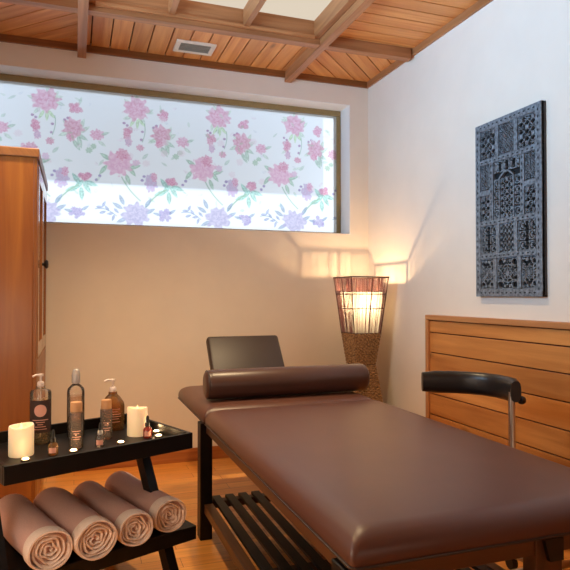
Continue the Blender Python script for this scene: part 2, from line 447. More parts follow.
        x, z = T(-9, 25); spray(x, z+.015, .030, 9, RK, k+70, .016); peony(x, z, .030, RK, RD_, k+7, 1.6); peony(x+.01, z-.055, .026, PK, VD, k, 1.4)
        peony(*T(4, 38), .030, RK, RD_, k+4); leaf(*T(9, 46), .03, .012, .8, GR, .5)
        for j in range(26):          # loose scattered foliage
            a = rr.random()*6.28; dx, dz = rr.uniform(-42, 42), rr.uniform(-6, 96)
            leaf(*T(dx, dz), rr.uniform(.016, .030), rr.uniform(.006, .011), a, rr.choice([GG, GR, (.84, .70, .78), (.74, .78, .86)]), .45)
        for j in range(5): peony(*T(rr.uniform(-40, 40), rr.uniform(0, 90)), .03, (.92, .78, .84), (.86, .60, .70), j+k, op=.5)
        # middle row
        for (dx, dz, an) in ((-32, 62, -2.2), (-4, 62, -.9), (-1, 57, .3), (-8, 70, -1.2), (-30, 49, 2.6)): leaf(*T(dx, dz), .042, .016, an, GR, .75)
        peony(*T(-17, 55), .100, PK, (.78, .34, .54), k+6, .95); peony(*T(-13, 46), .05, RK, RD_, k+8)
        peony(*T(0, 53), .03, PK, VK, k+12); peony(*T(40, 44), .026, GG, GR, k); peony(*T(44, 40), .022, GG, GR, k+1)
        stem(T(-14, 68), T(-8, 80), T(4, 90), .006, GR)
        peony(*T(15, 72), .050, VK, (.66, .36, .60), k+13, 1.6); peony(*T(18, 66), .026, PK, RD_, k+2, 1.5)
        for (dx, dz) in ((6, 70), (8, 66), (47, 72), (50, 68)): peony(*T(dx, dz), .013, (.44, .34, .6), (.3, .22, .44), dx)
        x, z = T(36, 70); spray(x, z, .032, 9, (.80, .42, .58), k+90, .018); peony(x, z, .034, RK, RD_, k+15)
        for (dx, dz, an) in ((30, 78, -2.3), (38, 80, -1.0), (28, 72, 2.2), (24, 82, 3.5), (42, 76, -.3), (33, 86, -1.5)): leaf(*T(dx, dz), .046, .018, an, (.42, .66, .58), .85)
        stem(T(30, 78), T(18, 84), T(10, 96), .007, GR)
        # low row in violet
        for (dx, dz, an) in ((-18, 96, 2.6), (-14, 90, 2.0), (14, 100, .5), (-14, 110, 3.6), (12, 92, 1.0), (6, 118, -1.0)): leaf(*T(dx, dz), .040, .015, an, GB, .7)
        peony(*T(0, 104), .104, VK, VD, k+21, .85)
        x, z = T(29, 104); spray(x, z, .040, 12, (.56, .48, .74), k+120, .018); peony(x, z, .036, VK, VD, k+24)
        leaf(x+.05, z+.03, .03, .011, .6, GB, .7); leaf(x-.055, z+.01, .03, .011, 2.9, GB, .7)
        for j, (dx, dz) in enumerate(((50, 98), (54, 95), (57, 99), (60, 104), (63, 108), (66, 101), (53, 103))): leaf(*T(dx, dz), .024, .010, j*1.1, (.40, .44, .62), .85)
        stem(T(46, 100), T(56, 97), T(66, 106), .004, GB)
        for (dx, dz) in ((10, 121), (40, 122), (-22, 122)): peony(*T(dx, dz), .03, VK, PD, k+dx)
    col = np.clip(col, 0, 1)
    yb = YB+RD-.006
    verts = np.stack([gx, yb+.004*np.sin(gx*9)*0+gx*0, gz], -1).reshape(-1, 3)
    me = bpy.data.meshes.new('floral_blind')
    i = np.arange((nz-1)*(nx-1)); r_, c_ = i//(nx-1), i % (nx-1); a0 = r_*nx+c_
    faces = np.stack([a0, a0+1, a0+nx+1, a0+nx], -1)
    me.vertices.add(len(verts)); me.loops.add(faces.size); me.polygons.add(len(faces))
    org = np.array([(bx0+bx1)/2, yb, bz1])
    me.vertices.foreach_set('co', (verts-org).ravel())
    me.loops.foreach_set('vertex_index', faces.ravel().astype(np.int32))
    me.polygons.foreach_set('loop_start', np.arange(0, faces.size, 4, dtype=np.int32))
    me.update(calc_edges=True)
    at = me.color_attributes.new('print', 'FLOAT_COLOR', 'POINT')
    at.data.foreach_set('color', np.concatenate([col.reshape(-1, 3), np.ones((nx*nz, 1))], 1).ravel())
    me.materials.append(M['fabric'])
    root = thing('floral_blind', 'sheer white window blind printed with pink and violet flowers, hung in the high window', 'blind', org)
    o = bpy.data.objects.new('fabric', me); o.parent = root; COL.objects.link(o)
    MB().tube([(bx0, yb, bz1+.004), (bx1, yb, bz1+.004)], .006).build('head_rail', 'pump', root)
build_blind()

# outside, seen softly through the blind
tag(MB().box((-3.2, 5.0, 2.00), (2.13, 5.08, 4.4)).build('canopy', 'awn', None, (-.5, 5.04, 2.0)), 'pale outdoor canopy panel seen faintly through the floral blind', 'canopy')

# ---- ceiling
def clip(poly, nx, ny, d):
    out = []
    for i in range(len(poly)):
        p, q = poly[i], poly[(i+1) % len(poly)]; a = p[0]*nx+p[1]*ny-d; c = q[0]*nx+q[1]*ny-d
        if a <= 0: out.append(p)
        if a*c < 0: s_ = a/(a-c); out.append((p[0]+(q[0]-p[0])*s_, p[1]+(q[1]-p[1])*s_))
    return out
def boards(mb, poly, ang, pitch, z0, z1, gap=.004, off=0):
    d = (math.cos(ang), math.sin(ang)); n = (-d[1], d[0])
    vals = [p[0]*n[0]+p[1]*n[1] for p in poly]; k0 = math.floor((min(vals)-off)/pitch); k1 = math.ceil((max(vals)-off)/pitch)
    for k in range(k0, k1+1):
        lo, hi = off+k*pitch+gap, off+(k+1)*pitch-gap
        q = clip(clip(poly, n[0], n[1], hi), -n[0], -n[1], -lo)
        if len(q) > 2: mb.nid += 1; mb.poly(q, z0, z1, d, mb.nid*1.618+random.random())
rect = lambda x0, y0, x1, y1: [(x0, y0), (x1, y0), (x1, y1), (x0, y1)]
BY0, BY1 = 3.315, 3.375       # back beam
CX0, CX1 = 1.392, 1.442      # right cross beam
DX0, DX1 = .006, .058        # left cross beam
b = MB()
boards(b, rect(DX1, BY1, CX0, YB), PI/2, .116, H, H+.02, off=.03)
boards(b, rect(CX1, BY1, XR, YB), PI/4, .108, H, H+.02, off=.02)
boards(b, rect(XL, BY1, DX0, YB), -PI/4, .108, H, H+.02)
boards(b, rect(CX1, YF, XR, BY0), 0, .108, H, H+.02, off=.06)
boards(b, rect(XL, YF, DX0, BY0), 0, .108, H, H+.02, off=.06)
ceil = struct('ceiling', b, 'ceil')
bk = MB().box((XL, YF, H+.02), (DX1, YB, H+.04)).box((CX0, YF, H+.02), (XR, YB, H+.04)).box((DX1, BY0+.03, H+.02), (CX0, YB, H+.04))
bk.build('backing', 'groove', ceil)
SY0 = 1.3                      # near end of the skylight
bm_ = MB(); bm_.box((DX1, YF, H+.02), (CX0, SY0, H+.04)); bm_.build('front_boarding', 'ceil', ceil)

# skylight: three lit panels between timber bars
MB().box((DX1, SY0, 2.755), (CX0, BY0, 2.765)).build('skylight_panel', 'cream', ceil)
b = MB()
b.box((XL, BY0, 2.614), (XR-.028, BY1, 2.802)); o = struct('beam_back', b, 'beam'); o.name = 'trim_2'
struct('trim_3', MB().box((CX0, YF, 2.608), (CX1, YB, 2.802)), 'beam')
struct('trim_4', MB().box((DX0, YF, 2.600), (DX1, YB, 2.802)), 'beam')
struct('trim_5', MB().box((DX1, SY0-.06, 2.62), (CX0, SY0, 2.802)), 'beam')
b = MB(); b.box((CX0-.040, SY0, 2.650), (CX0-.002, BY0, 2.754)); struct('trim_6', b, 'beam')
struct('trim_7', MB().box((DX1+.002, SY0, 2.650), (DX1+.036, BY0, 2.754)), 'beam')
struct('trim_8', MB().box((.480, SY0, 2.650), (.512, BY0, 2.754)), 'beam')
struct('trim_9', MB().box((.910, SY0, 2.650), (.942, BY0, 2.754)), 'beam')
struct('trim_10', MB().box((DX1+.036, BY0-.02, 2.640), (CX0-.04, BY0-.0005, 2.660)), 'beam')
# ceiling cornice strips
struct('trim_11', MB().box((XL, YB-.016, 2.637), (DX0, YB, H)).box((DX1, YB-.016, 2.637), (CX0, YB, H)).box((CX1, YB-.016, 2.637), (XR, YB, H)), 'wardcap')
struct('trim_12', MB().box((XR-.016, YF, 2.637), (XR, YB-.016, H)), 'beam')

# ---- ceiling vent
v = thing('ceiling_vent', 'small white rectangular air vent set in the boarded ceiling above the window', 'vent', (.71, 3.75, H))
b = MB(); x0, x1, ya, yb_ = .585, .835, 3.665, 3.84; z = H-.012
b.box((x0, ya, z), (x1, ya+.028, H), bev=.003).box((x0, yb_-.028, z), (x1, yb_, H), bev=.003).box((x0, ya+.028, z), (x0+.03, yb_-.028, H), bev=.003).box((x1-.03, ya+.028, z), (x1, yb_-.028, H), bev=.003)
b.build('frame', 'vent', v)
MB().box((x0+.03, ya+.028, H-.003), (x1-.03, yb_-.028, H-.0005)).build('core', 'ventd', v)
b = MB()
for k in range(5):
    yy = ya+.04+k*.0235; b.box((x0+.03, yy, H-.011), (x1-.03, yy+.006, H-.004))
b.build('slats', 'ventslat', v)

# ---- baseboards and wainscot
struct('baseboard_back', MB().box((-.1, YB-.016, 0), (XR-.02, YB, .085), bev=.004), 'base')
WY1 = 3.158
b = MB(); z = .0; zs = [.0, .010, .134, .258, .382, .506, .630, .754, .874, .948]
for i in range(1, len(zs)-1): b.box((XR-.020, YF, zs[i]+.003), (XR, WY1-.03, zs[i+1]-.003), 1, bev=.003)
wn = struct('trim_13', b, 'wains')
MB().box((XR-.008, YF, 0), (XR-.001, WY1-.03, .95)).build('backing', 'groove', wn)
struct('trim_14', MB().box((XR-.034, YF, .950), (XR, WY1, .980), bev=.003).box((XR-.034, WY1-.032, 0), (XR, WY1, .950), bev=.003), 'wainstrim')
struct('baseboard_right', MB().box((XR-.014, WY1, 0), (XR, YB-.016, .085), bev=.004), 'base')

# ------------------------------------------------------------------ carved wall panel
def carved_panel():
    y0, y1, z0, z1 = 2.190, 2.668, 1.092, 1.998; D = .032; xf = XR-D
    p = thing('carved_panel', 'tall slate grey carved fretwork panel hung on the right wall above the wainscot', 'wall panel', (XR, (y0+y1)/2, z0))
    # (u from far(left) to near(right) , z)
    W, Hh = y1-y0, z1-z0
    P = lambda u, w: (y1-u, z0+w)
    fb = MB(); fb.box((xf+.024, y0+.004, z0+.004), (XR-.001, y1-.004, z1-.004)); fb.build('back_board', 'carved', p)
    ed = MB(); e = .006
    ed.box((xf+.006, y0, z0), (XR-.001, y0+e, z1)).box((xf+.006, y1-e, z0), (XR-.001, y1, z1)).box((xf+.006, y0, z0), (XR-.001, y1, z0+e)).box((xf+.006, y0, z1-e), (XR-.001, y1, z1)); ed.build('edge', 'carvedge', p)
    fr = MB(); cells = []
    def bar(u0, w0, u1, w1):
        a, c = P(u0, w0), P(u1, w1); fr.box((xf, a[0], a[1]), (xf+.02, c[0], c[1]), bev=.0025)
    s = .038; r = .026
    bar(0, 0, s, Hh); bar(W-s, 0, W, Hh); bar(s, 0, W-s, s); bar(s, Hh-s, W-s, Hh)
    rows = [s, .208, .380, .700, Hh-s]            # bottom row, small row, tall row, top row
    for w in rows[1:-1]: bar(s, w-r/2, W-s, w+r/2)
    def cell(u0, u1, w0, w1, kind): cells.append((u0, u1, w0, w1, kind))
    wi = W-2*s
    # bottom row: wide centre
    for (w0, w1, c0, c1, kinds) in ((rows[0], rows[1]-r/2, .28, .72, 'dmd'), (rows[1]+r/2, rows[2]-r/2, .34, .66, 'fgf'), (rows[3]+r/2, rows[4], .33, .67, 'lsl')):
        ua, ub = s+wi*c0, s+wi*c1
        bar(ua-r/2, w0, ua+r/2, w1); bar(ub-r/2, w0, ub+r/2, w1)
        cell(s, ua-r/2, w0, w1, kinds[0]); cell(ua+r/2, ub-r/2, w0, w1, kinds[1]); cell(ub+r/2, W-s, w0, w1, kinds[2])
    w0, w1 = rows[2]+r/2, rows[3]-r/2; ua, ub = s+wi*.22, s+wi*.78; wm = (w0+w1)/2
    bar(ua-r/2, w0, ua+r/2, w1); bar(ub-r/2, w0, ub+r/2, w1)
    bar(s, wm-r/2, ua-r/2, wm+r/2); bar(ub+r/2, wm-r/2, W-s, wm+r/2)
    for (a, c) in ((s, ua-r/2), (ub+r/2, W-s)):
        cell(a, c, w0, wm-r/2, 'l'); cell(a, c, wm+r/2, w1, 's')
    # tall arch field
    a0, a1 = ua+r/2, ub-r/2
    iw = (a1-a0); ia0, ia1 = a0+iw*.24, a1-iw*.24; it = w1-(w1-w0)*.30
    cell(a0, ia0, w0, it, 'f'); cell(ia1, a1, w0, it, 'f'); cell(a0, a1, it+.03, w1, 'f'); cell(ia0, ia1, w0, it, 'h')
    bar(ia0-.004, w0, ia0+.004, it); bar(ia1-.004, w0, ia1+.004, it)
    ce = (ia0+ia1)/2
    def stripe(mb, pts, wd, x0, x1):
        """flat carved band following (u,w) points"""
        n = len(pts)
        vs = []; fs = []
        for i in range(n):
            q0, q1 = pts[max(i-1, 0)], pts[min(i+1, n-1)]; dx, dy = q1[0]-q0[0], q1[1]-q0[1]; ln = math.hypot(dx, dy) or 1
            nx_, ny_ = -dy/ln*wd/2, dx/ln*wd/2
            for sx in (1, -1):
                yy, zz = P(pts[i][0]+nx_*sx, pts[i][1]+ny_*sx); vs.append((x0, yy, zz)); vs.append((x1, yy, zz))
        for i in range(n-1):
            a, c = 4*i, 4*(i+1); fs += [[a, a+2, c+2, c], [a+1, c+1, c+3, a+3], [a, c, c+1, a+1], [a+2, a+3, c+3, c+2]]
        mb.add(vs, fs)
    stripe(fr, [(ia0+(ia1-ia0)*k/12, it+.028*math.sin(PI*k/12)) for k in range(13)], .008, xf+.002, xf+.02)
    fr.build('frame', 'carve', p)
    # notched ornament along the frame bars
    def notches(u0, w0, u1, w1):
        nt_ = MB()
        L = math.hypot(u1-u0, w1-w0); n = int(L/.032)
        for k in range(n):
            q = (k+.5)/n; u, w = u0+(u1-u0)*q, w0+(w1-w0)*q
            dx, dy = (u1-u0)/L, (w1-w0)/L
            l_, h_ = .0085, .0042
            pts = [(u-dx*l_, w-dy*l_), (u-dy*h_, w+dx*h_), (u+dx*l_, w+dy*l_), (u+dy*h_, w-dx*h_)]
            vs = [(xf-.0012, *P(*q_)) for q_ in pts]+[(xf+.002, *P(*q_)) for q_ in pts]
            nt_.add(vs, [[0, 1, 2, 3], [7, 6, 5, 4], [0, 4, 5, 1], [1, 5, 6, 2], [2, 6, 7, 3], [3, 7, 4, 0]])
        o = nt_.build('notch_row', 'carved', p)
    notches(s/2, .02, s/2, Hh-.02); notches(W-s/2, .02, W-s/2, Hh-.02); notches(.03, s/2, W-.03, s/2); notches(.03, Hh-s/2, W-.03, Hh-s/2)
    for w in rows[1:-1]: notches(s, w, W-s, w)
    notches(ua, w0, ua, w1); notches(ub, w0, ub, w1)
    # fretwork in each field
    for (u0, u1, v0, v1, kind) in cells:
        m = MB(); cw, ch = u1-u0, v1-v0; x0, x1 = xf+.007, xf+.019; cu, cv = (u0+u1)/2, (v0+v1)/2
        bd = .0045
        stripe(m, [(u0+.003, v0), (u0+.003, v1)], bd, x0, x1); stripe(m, [(u1-.003, v0), (u1-.003, v1)], bd, x0, x1)
        stripe(m, [(u0, v0+.003), (u1, v0+.003)], bd, x0, x1); stripe(m, [(u0, v1-.003), (u1, v1-.003)], bd, x0, x1)
        def ring(x, y, r_, wd=.0045, n=14, a0=0, a1=2*PI):
            pts = [(x+r_*math.cos(a0+(a1-a0)*k/n), y+r_*math.sin(a0+(a1-a0)*k/n)) for k in range(n+1)]
            pts = [(min(max(q[0], u0+.002), u1-.002), min(max(q[1], v0+.002), v1-.002)) for q in pts]
            stripe(m, pts, wd, x0, x1)
        def dot(x, y, r_):
            n = 8; vs = []
            for xx in (x0-.001, x1): vs += [(xx, *P(x+r_*math.cos(2*PI*k/n), y+r_*math.sin(2*PI*k/n))) for k in range(n)]
            m.add(vs, [list(range(n)), list(range(n, 2*n))[::-1]]+[[k, (k+1) % n, n+(k+1) % n, n+k] for k in range(n)])
        if kind in 'lhs':                       # star lattice
            g = .036 if kind != 'h' else .030
            nx_ = max(2, round(cw/g)); nz_ = max(2, round(ch/g)); gx_, gz_ = cw/nx_, ch/nz_
            for i in range(nx_):
                for j in range(nz_):
                    x, y = u0+(i+.5)*gx_, v0+(j+.5)*gz_
                    stripe(m, [(x-gx_/2, y-gz_/2), (x+gx_/2, y+gz_/2)], .0042, x0, x1); stripe(m, [(x-gx_/2, y+gz_/2), (x+gx_/2, y-gz_/2)], .0042, x0, x1)
                    if kind == 's': ring(x, y, min(gx_, gz_)*.42, .0035, 10)
                    elif (i+j) % 2: dot(x, y, min(gx_, gz_)*.30)
                    else: stripe(m, [(x-gx_/2, y), (x+gx_/2, y)], .0036, x0, x1)
        elif kind == 'f':                       # scrolling foliage
            n = max(2, round(ch/.05)); nn = max(1, round(cw/.05))
            for i in range(nn):
                for j in range(n):
                    x, y = u0+(i+.5)*cw/nn, v0+(j+.5)*ch/n; rr = min(cw/nn, ch/n)*.42
                    ring(x, y, rr, .005, 14, 0, 4.9+(j % 2)); ring(x+rr*.1, y, rr*.5, .005, 10, 1, 5.6); dot(x, y, rr*.22)
                    for q in range(4):
                        a = q*PI/2+PI/4; xx, yy = x+rr*1.1*math.cos(a), y+rr*1.1*math.sin(a)
                        if u0 < xx < u1 and v0 < yy < v1: dot(xx, yy, .0055)
        elif kind == 'g':                       # lattice with leaf sprays
            for i in range(4):
                for j in range(5):
                    x, y = u0+(i+.5)*cw/4, v0+(j+.5)*ch/5
                    stripe(m, [(x-cw/8, y-ch/10), (x, y+ch/10), (x+cw/8, y-ch/10)], .005, x0, x1); dot(x, y+.004, .005)
        elif kind in 'dm':                      # diamond / rosette medallion
            R = min(cw, ch)*.30
            for f_ in (1, .62): ring(cu, cv, R*f_, .006, 18)
            for q in range(8):
                a = q*PI/4; stripe(m, [(cu+R*.3*math.cos(a), cv+R*.3*math.sin(a)), (cu+R*math.cos(a), cv+R*math.sin(a))], .006, x0, x1)
                dot(cu+R*1.25*math.cos(a), cv+R*1.25*math.sin(a), .005)
            dot(cu, cv, R*.3)
            for sx in (-1, 1):
                for sy in (-1, 1):
                    ring(cu+sx*cw*.33, cv+sy*ch*.34, min(cw, ch)*.14, .006, 12, 0, 5.2)
                    ring(cu+sx*cw*.33, cv+sy*ch*.17, min(cw, ch)*.09, .005, 10, 1, 6)
                    dot(cu+sx*cw*.12, cv+sy*ch*.40, .008); dot(cu+sx*cw*.40, cv+sy*ch*.03, .006)
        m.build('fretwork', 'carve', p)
carved_panel()

# ------------------------------------------------------------------ wardrobe
def wardrobe():
    x1, x0, y0, y1, zt = -.172, -.80, 3.0, 3.95, 1.740
    w = thing('wardrobe', 'tall honey pine wardrobe standing against the back wall at left', 'wardrobe', ((x0+x1)/2, (y0+y1)/2, 0))
    b = MB(); b.box((x0, y0, .06), (x1-.012, y0+.022, zt), 2, bev=.002).box((x0, y1-.022, .06), (x1-.012, y1, zt), 2)
    b.box((x0, y0+.022, .06), (x0+.01, y1-.022, zt), 2).box((x0+.01, y0+.022, .06), (x1-.012, y1-.022, .082), 1).box((x0+.01, y0+.022, zt-.02), (x1-.012, y1-.022, zt), 1)
    b.box((x0+.01, y0+.022, .78), (x1-.012, y1-.022, .80), 1); b.build('carcass', 'ward', w)
    for ya in (y0, y1-.045): MB().box((x1-.012, ya, .06), (x1+.004, ya+.045, zt), 2, bev=.002).build('corner_post', 'ward', w)
    MB().box((x0-.01, y0-.012, zt), (x1+.012, y1, zt+.042), 1, bev=.005).build('top', 'wardcap', w)
    MB().box((x0+.01, y0+.01, 0), (x1-.02, y1-.01, .06), 1).build('plinth', 'wardcap', w)
    ym = (y0+y1)/2
    for k, (a, c) in enumerate(((y0+.05, ym-.002), (ym+.002, y1-.05))):
        d = MB(); d.box((x1-.012, a, .80), (x1+.008, a+.06, zt-.02), 2, bev=.003).box((x1-.012, c-.06, .80), (x1+.008, c, zt-.02), 2, bev=.003)
        d.box((x1-.012, a+.06, zt-.09), (x1+.008, c-.06, zt-.02), 1, bev=.003).box((x1-.012, a+.06, .80), (x1+.008, c-.06, .87), 1, bev=.003).box((x1-.008, a+.06, .87), (x1-.002, c-.06, zt-.09), 2)
        dr = d.build('door', 'doorblue', w)
        yk = c-.03 if k == 0 else a+.03
        if k == 0:
            kb = MB(); T = Matrix.Translation((x1+.008, yk-.06, 1.262)) @ Matrix.Rotation(PI/2, 4, 'Y')
            kb.lathe([(.008, 0), (.008, .008), (.020, .013), (.024, .022), (.018, .030), (.0, .032)], T=T, n=20); kb.build('knob', 'black', dr)
        e = MB().box((x1-.012, a, .10), (x1+.006, c, .79), 1, bev=.003); e.build('drawer', 'ward', w)
wardrobe()

# ------------------------------------------------------------------ corner lamp
def lamp():
    cx, cy = 1.826, 3.645
    l = thing('floor_lamp', 'square hourglass floor lamp of woven seagrass with lit reed shade in the corner', 'lamp', (cx, cy, 0))
    def half(z):
        if z < .637: return .0715+(.637-z)*.136
        if z < .845: return .0715+(z-.637)*.125
        return .0975+(z-.845)*.106
    base = MB()
    def weave_rings(mb, z0, z1, pitch):
        n = int((z1-z0)/pitch)
        for i in range(n):
            z = z0+(i+.5)*pitch; h = half(z); pts = []; m = 11
            for sd, (ax, ay, bx, by) in enumerate(((-1, -1, 1, -1), (1, -1, 1, 1), (1, 1, -1, 1), (-1, 1, -1, -1))):
                for k in range(m):
                    q = k/m; x = ax+(bx-ax)*q; y = ay+(by-ay)*q
                    off = .0050*(1 if (k+i) % 2 else -1)/h if k else 0
                    if sd % 2 == 0: y *= 1+off
                    else: x *= 1+off
                    pts.append((cx+x*h, cy+y*h, z+(.0012 if (k+i) % 2 else -.0012)))
            mb.tube(pts, pitch*.56, 5, True)
    weave_rings(base, .0, .637, .0115); base.build('base', 'rope', l)
    up = MB(); weave_rings(up, .637, .845, .0115); up.build('body', 'rope', l)
    co = MB()
    for (za, zb) in ((0, .637), (.637, .845)):
        ha, hb = half(za)-.005, half(zb)-.005
        co.add([(cx+sx*h, cy+sy*h, z) for h, z in ((ha, za+.004), (hb, zb-.002)) for sx, sy in ((-1, -1), (1, -1), (1, 1), (-1, 1))], [[0, 1, 5, 4], [1, 2, 6, 5], [2, 3, 7, 6], [3, 0, 4, 7], [3, 2, 1, 0], [4, 5, 6, 7]])
    co.build('core', 'reedframe', l)
    # reed shade
    zb, zt = .845, 1.218
    fr = MB(); sh = thing('shade', None, None, (0, 0, 0)); sh.parent = l
    def ringz(z, r):
        h = half(z)+.001; return [(cx-h, cy-h, z), (cx+h, cy-h, z), (cx+h, cy+h, z), (cx-h, cy+h, z), (cx-h, cy-h, z)]
    for z, r in ((zb, .004), (1.010, .0028), (1.106, .0028), (zt, .005)):
        pts = ringz(z, r)
        for i in range(4): fr.tube([pts[i], pts[i+1]], r, 6)
    for sx, sy in ((-1, -1), (1, -1), (1, 1), (-1, 1), (.12, -1), (-1, .1), (-.05, 1), (1, 0)):
        fr.tube([(cx+sx*half(zb), cy+sy*half(zb), zb), (cx+sx*half(zt), cy+sy*half(zt), zt)], .0035, 6)
    fr.build('shade_frame', 'reedframe', l)
    bpy.data.objects.remove(sh)
    for sd in range(4):
        m = MB(); n = 30
        for k in range(n):
            q = -1+2*(k+.5)/n; j = random.uniform(-.03, .03); j2 = random.uniform(-.03, .03); r_ = random.uniform(.0012, .0020)
            def pt(z, qq):
                h = half(z); x, y = ((qq, -1), (1, qq), (qq, 1), (-1, qq))[sd]; return (cx+x*h, cy+y*h, z)
            m.tube([pt(zb, q*.97+j), pt((zb+zt)/2, q+random.uniform(-.02, .02)), pt(zt, q*.97+j2)], r_, 5)
        m.build('reed_screen', 'reed', l)
    li = MB(); z0, z1 = .848, 1.120
    a, c = half(z0)-.010, half(z1)-.018
    vs = [(cx+sx*h, cy+sy*h, z) for h, z in ((a, z0), (c, z1)) for sx, sy in ((-1, -1), (1, -1), (1, 1), (-1, 1))]
    li.add(vs, [[0, 1, 5, 4], [1, 2, 6, 5], [2, 3, 7, 6], [3, 0, 4, 7]]); li.build('paper_liner', 'paper', l)
    bu = MB(); bu.lathe([(.0, -.028), (.012, -.026), (.020, -.016), (.022, -.004), (.018, .010), (.010, .024), (.009, .03)][::1], (cx, cy, 1.0), 16)
    bo = bu.build('bulb', 'bulb', l); bo.visible_shadow = True
    so = MB().tube([(cx, cy, .84), (cx, cy, .972)], .010, 10); so.build('socket_stem', 'black', l)
    ld = bpy.data.lights.new('lamp_light', 'POINT'); ld.energy = LAMP_W; ld.color = (1, .66, .36); ld.shadow_soft_size = .012
    lo = bpy.data.objects.new('lamp_light', ld); lo.location = (cx, cy, 1.062); COL.objects.link(lo)
LAMP_W = 14
lamp()

# ------------------------------------------------------------------ massage table
def table():
    xa, xb = .542, 1.405; y0, yg, y1 = 1.125, 2.615, 3.330; zt, zc = .600, .526
    tb = thing('massage_table', 'brown leatherette massage table with dark slatted shelf in the middle of the room', 'massage table', ((xa+xb)/2, 2.2, 0))
    MB().cushion((xa, y0, zc), (xb, yg-.008, zt), .062, .050).build('main_cushion', 'leather', tb)
    MB().cushion((xa, yg+.008, zc), (xb, y1, zt), .062, .050).build('head_cushion', 'leather', tb)
    pi = MB()
    for (ya, yb) in ((y0, yg-.008), (yg+.008, y1)):
        r = .012; z = zc+.006
        pi.tube([(xa+r, ya, z), (xb-r, ya, z), (xb, ya+r, z), (xb, yb-r, z), (xb-r, yb, z), (xa+r, yb, z), (xa, yb-r, z), (xa, ya+r, z)], .0035, 6, True)
    pi.build('piping', 'dleather', tb)
    b = MB(); f = .035; zr = .478; q = .018
    b.box((xa+q, y0+.03, zr), (xa+q+f, yg+.12, zc), 1, bev=.003).box((xb-q-f, y0+.03, zr), (xb-q, yg+.12, zc), 1, bev=.003)
    b.box((xa+q+f, y0+.03, zr), (xb-q-f, y0+.03+f, zc), 0, bev=.003).box((xa+q+f, yg+.12-f, zr), (xb-q-f, yg+.12, zc), 0, bev=.003)
    b.build('frame_rail', 'rail', tb)
    for xx in (xa+.05, xb-.09): MB().box((xx, yg+.12, zc-.03), (xx+.04, y1-.05, zc)).build('head_support', 'blackwood', tb)
    for lx in (xa-.008, xb-.004-.055):
        for ly in (y0+.02, yg+.045):
            MB().box((lx, ly, 0), (lx+.055, ly+.07, zc-.004), 2, bev=.004).build('leg', 'blackwood' if lx < .8 or ly > 2 else 'blackwood', tb)
    # clamp block under the near edge
    b = MB(); b.add([(1.052, y0+.012, .520), (1.108, y0+.012, .520), (1.108, y0+.012, .466), (1.068, y0+.012, .466), (1.052, y0+.06, .520), (1.108, y0+.06, .520), (1.108, y0+.06, .466), (1.068, y0+.06, .466)], [[0, 1, 2, 3], [7, 6, 5, 4], [0, 4, 5, 1], [1, 5, 6, 2], [2, 6, 7, 3], [3, 7, 4, 0]])
    b.build('clamp_block', 'black', tb)
    MB().box((1.036, y0+.024, .30), (1.115, y0+.07, zc), 2, bev=.003).build('centre_post', 'rail', tb)
    # slatted shelf
    zs = .157
    b = MB()
    for yy in (yg+.075, 1.93, y0+.06): b.box((xa+.05, yy, zs-.03), (xb-.05, yy+.045, zs), 0, bev=.002)
    b.box((xa+.010, y0+.09, zs-.035), (xa+.05, yg+.05, zs+.004), 1, bev=.002).box((xb-.05, y0+.09, zs-.035), (xb-.010, yg+.05, zs+.004), 1, bev=.002)
    sh = b.build('shelf', 'rail', tb)
    n = 12; x0, x1 = xa+.052, xb-.052; pit = (x1-x0)/n
    for k in range(n):
        xs = x0+k*pit+.008
        MB().box((xs, y0+.06, zs), (xs+pit-.024, yg+.12, zs+.014), 1, bev=.002).build('slat', 'blackwood', sh)
    # raised head rest
    T = Matrix.Translation(((xa+xb)/2+.006, 3.385, .612)) @ Matrix.Rotation(math.radians(-38), 4, 'X')
    MB().rbox((-.228, -.012, -.01), (.226, .048, .300), .020, 4, T=T).build('headrest', 'dleather', tb)
    MB().rbox((-.205, .046, -.03), (.205, .066, .17), .008, 2, T=T).build('headrest_board', 'black', tb)
    for sx in (-.12, .12): MB().tube([((xa+xb)/2+sx, 3.20, .515), ((xa+xb)/2+sx, 3.40, .535), ((xa+xb)/2+sx, 3.46, .60), ((xa+xb)/2+sx, 3.50, .68)], .010, 8).build('headrest_bracket', 'black', tb)
table()

def bolster():
    x0, x1, y, r = .580, 1.425, 2.795, .070; z = .605+r
    o = thing('bolster', 'round brown leatherette bolster lying across the head of the massage table', 'bolster', ((x0+x1)/2, y, .605))
    T = Matrix.Translation((x0, y, z)) @ Matrix.Rotation(PI/2, 4, 'Y'); L = x1-x0
    pr = [(r*.55, 0), (r*.80, .003), (r*.94, .012), (r, .032)]
    MB().lathe([(.0, .0)]+pr+[(r, L*.5)]+[(a, L-h) for a, h in pr[::-1]]+[(0, L)], T=T, n=40).build('cover', 'bleather', o)
    MB().tube([(x0+.012, y+.94*r*math.cos(a), z+.94*r*math.sin(a)) for a in [2*PI*k/36 for k in range(36)]], .003, 6, True).build('piping', 'dleather', o)
bolster()

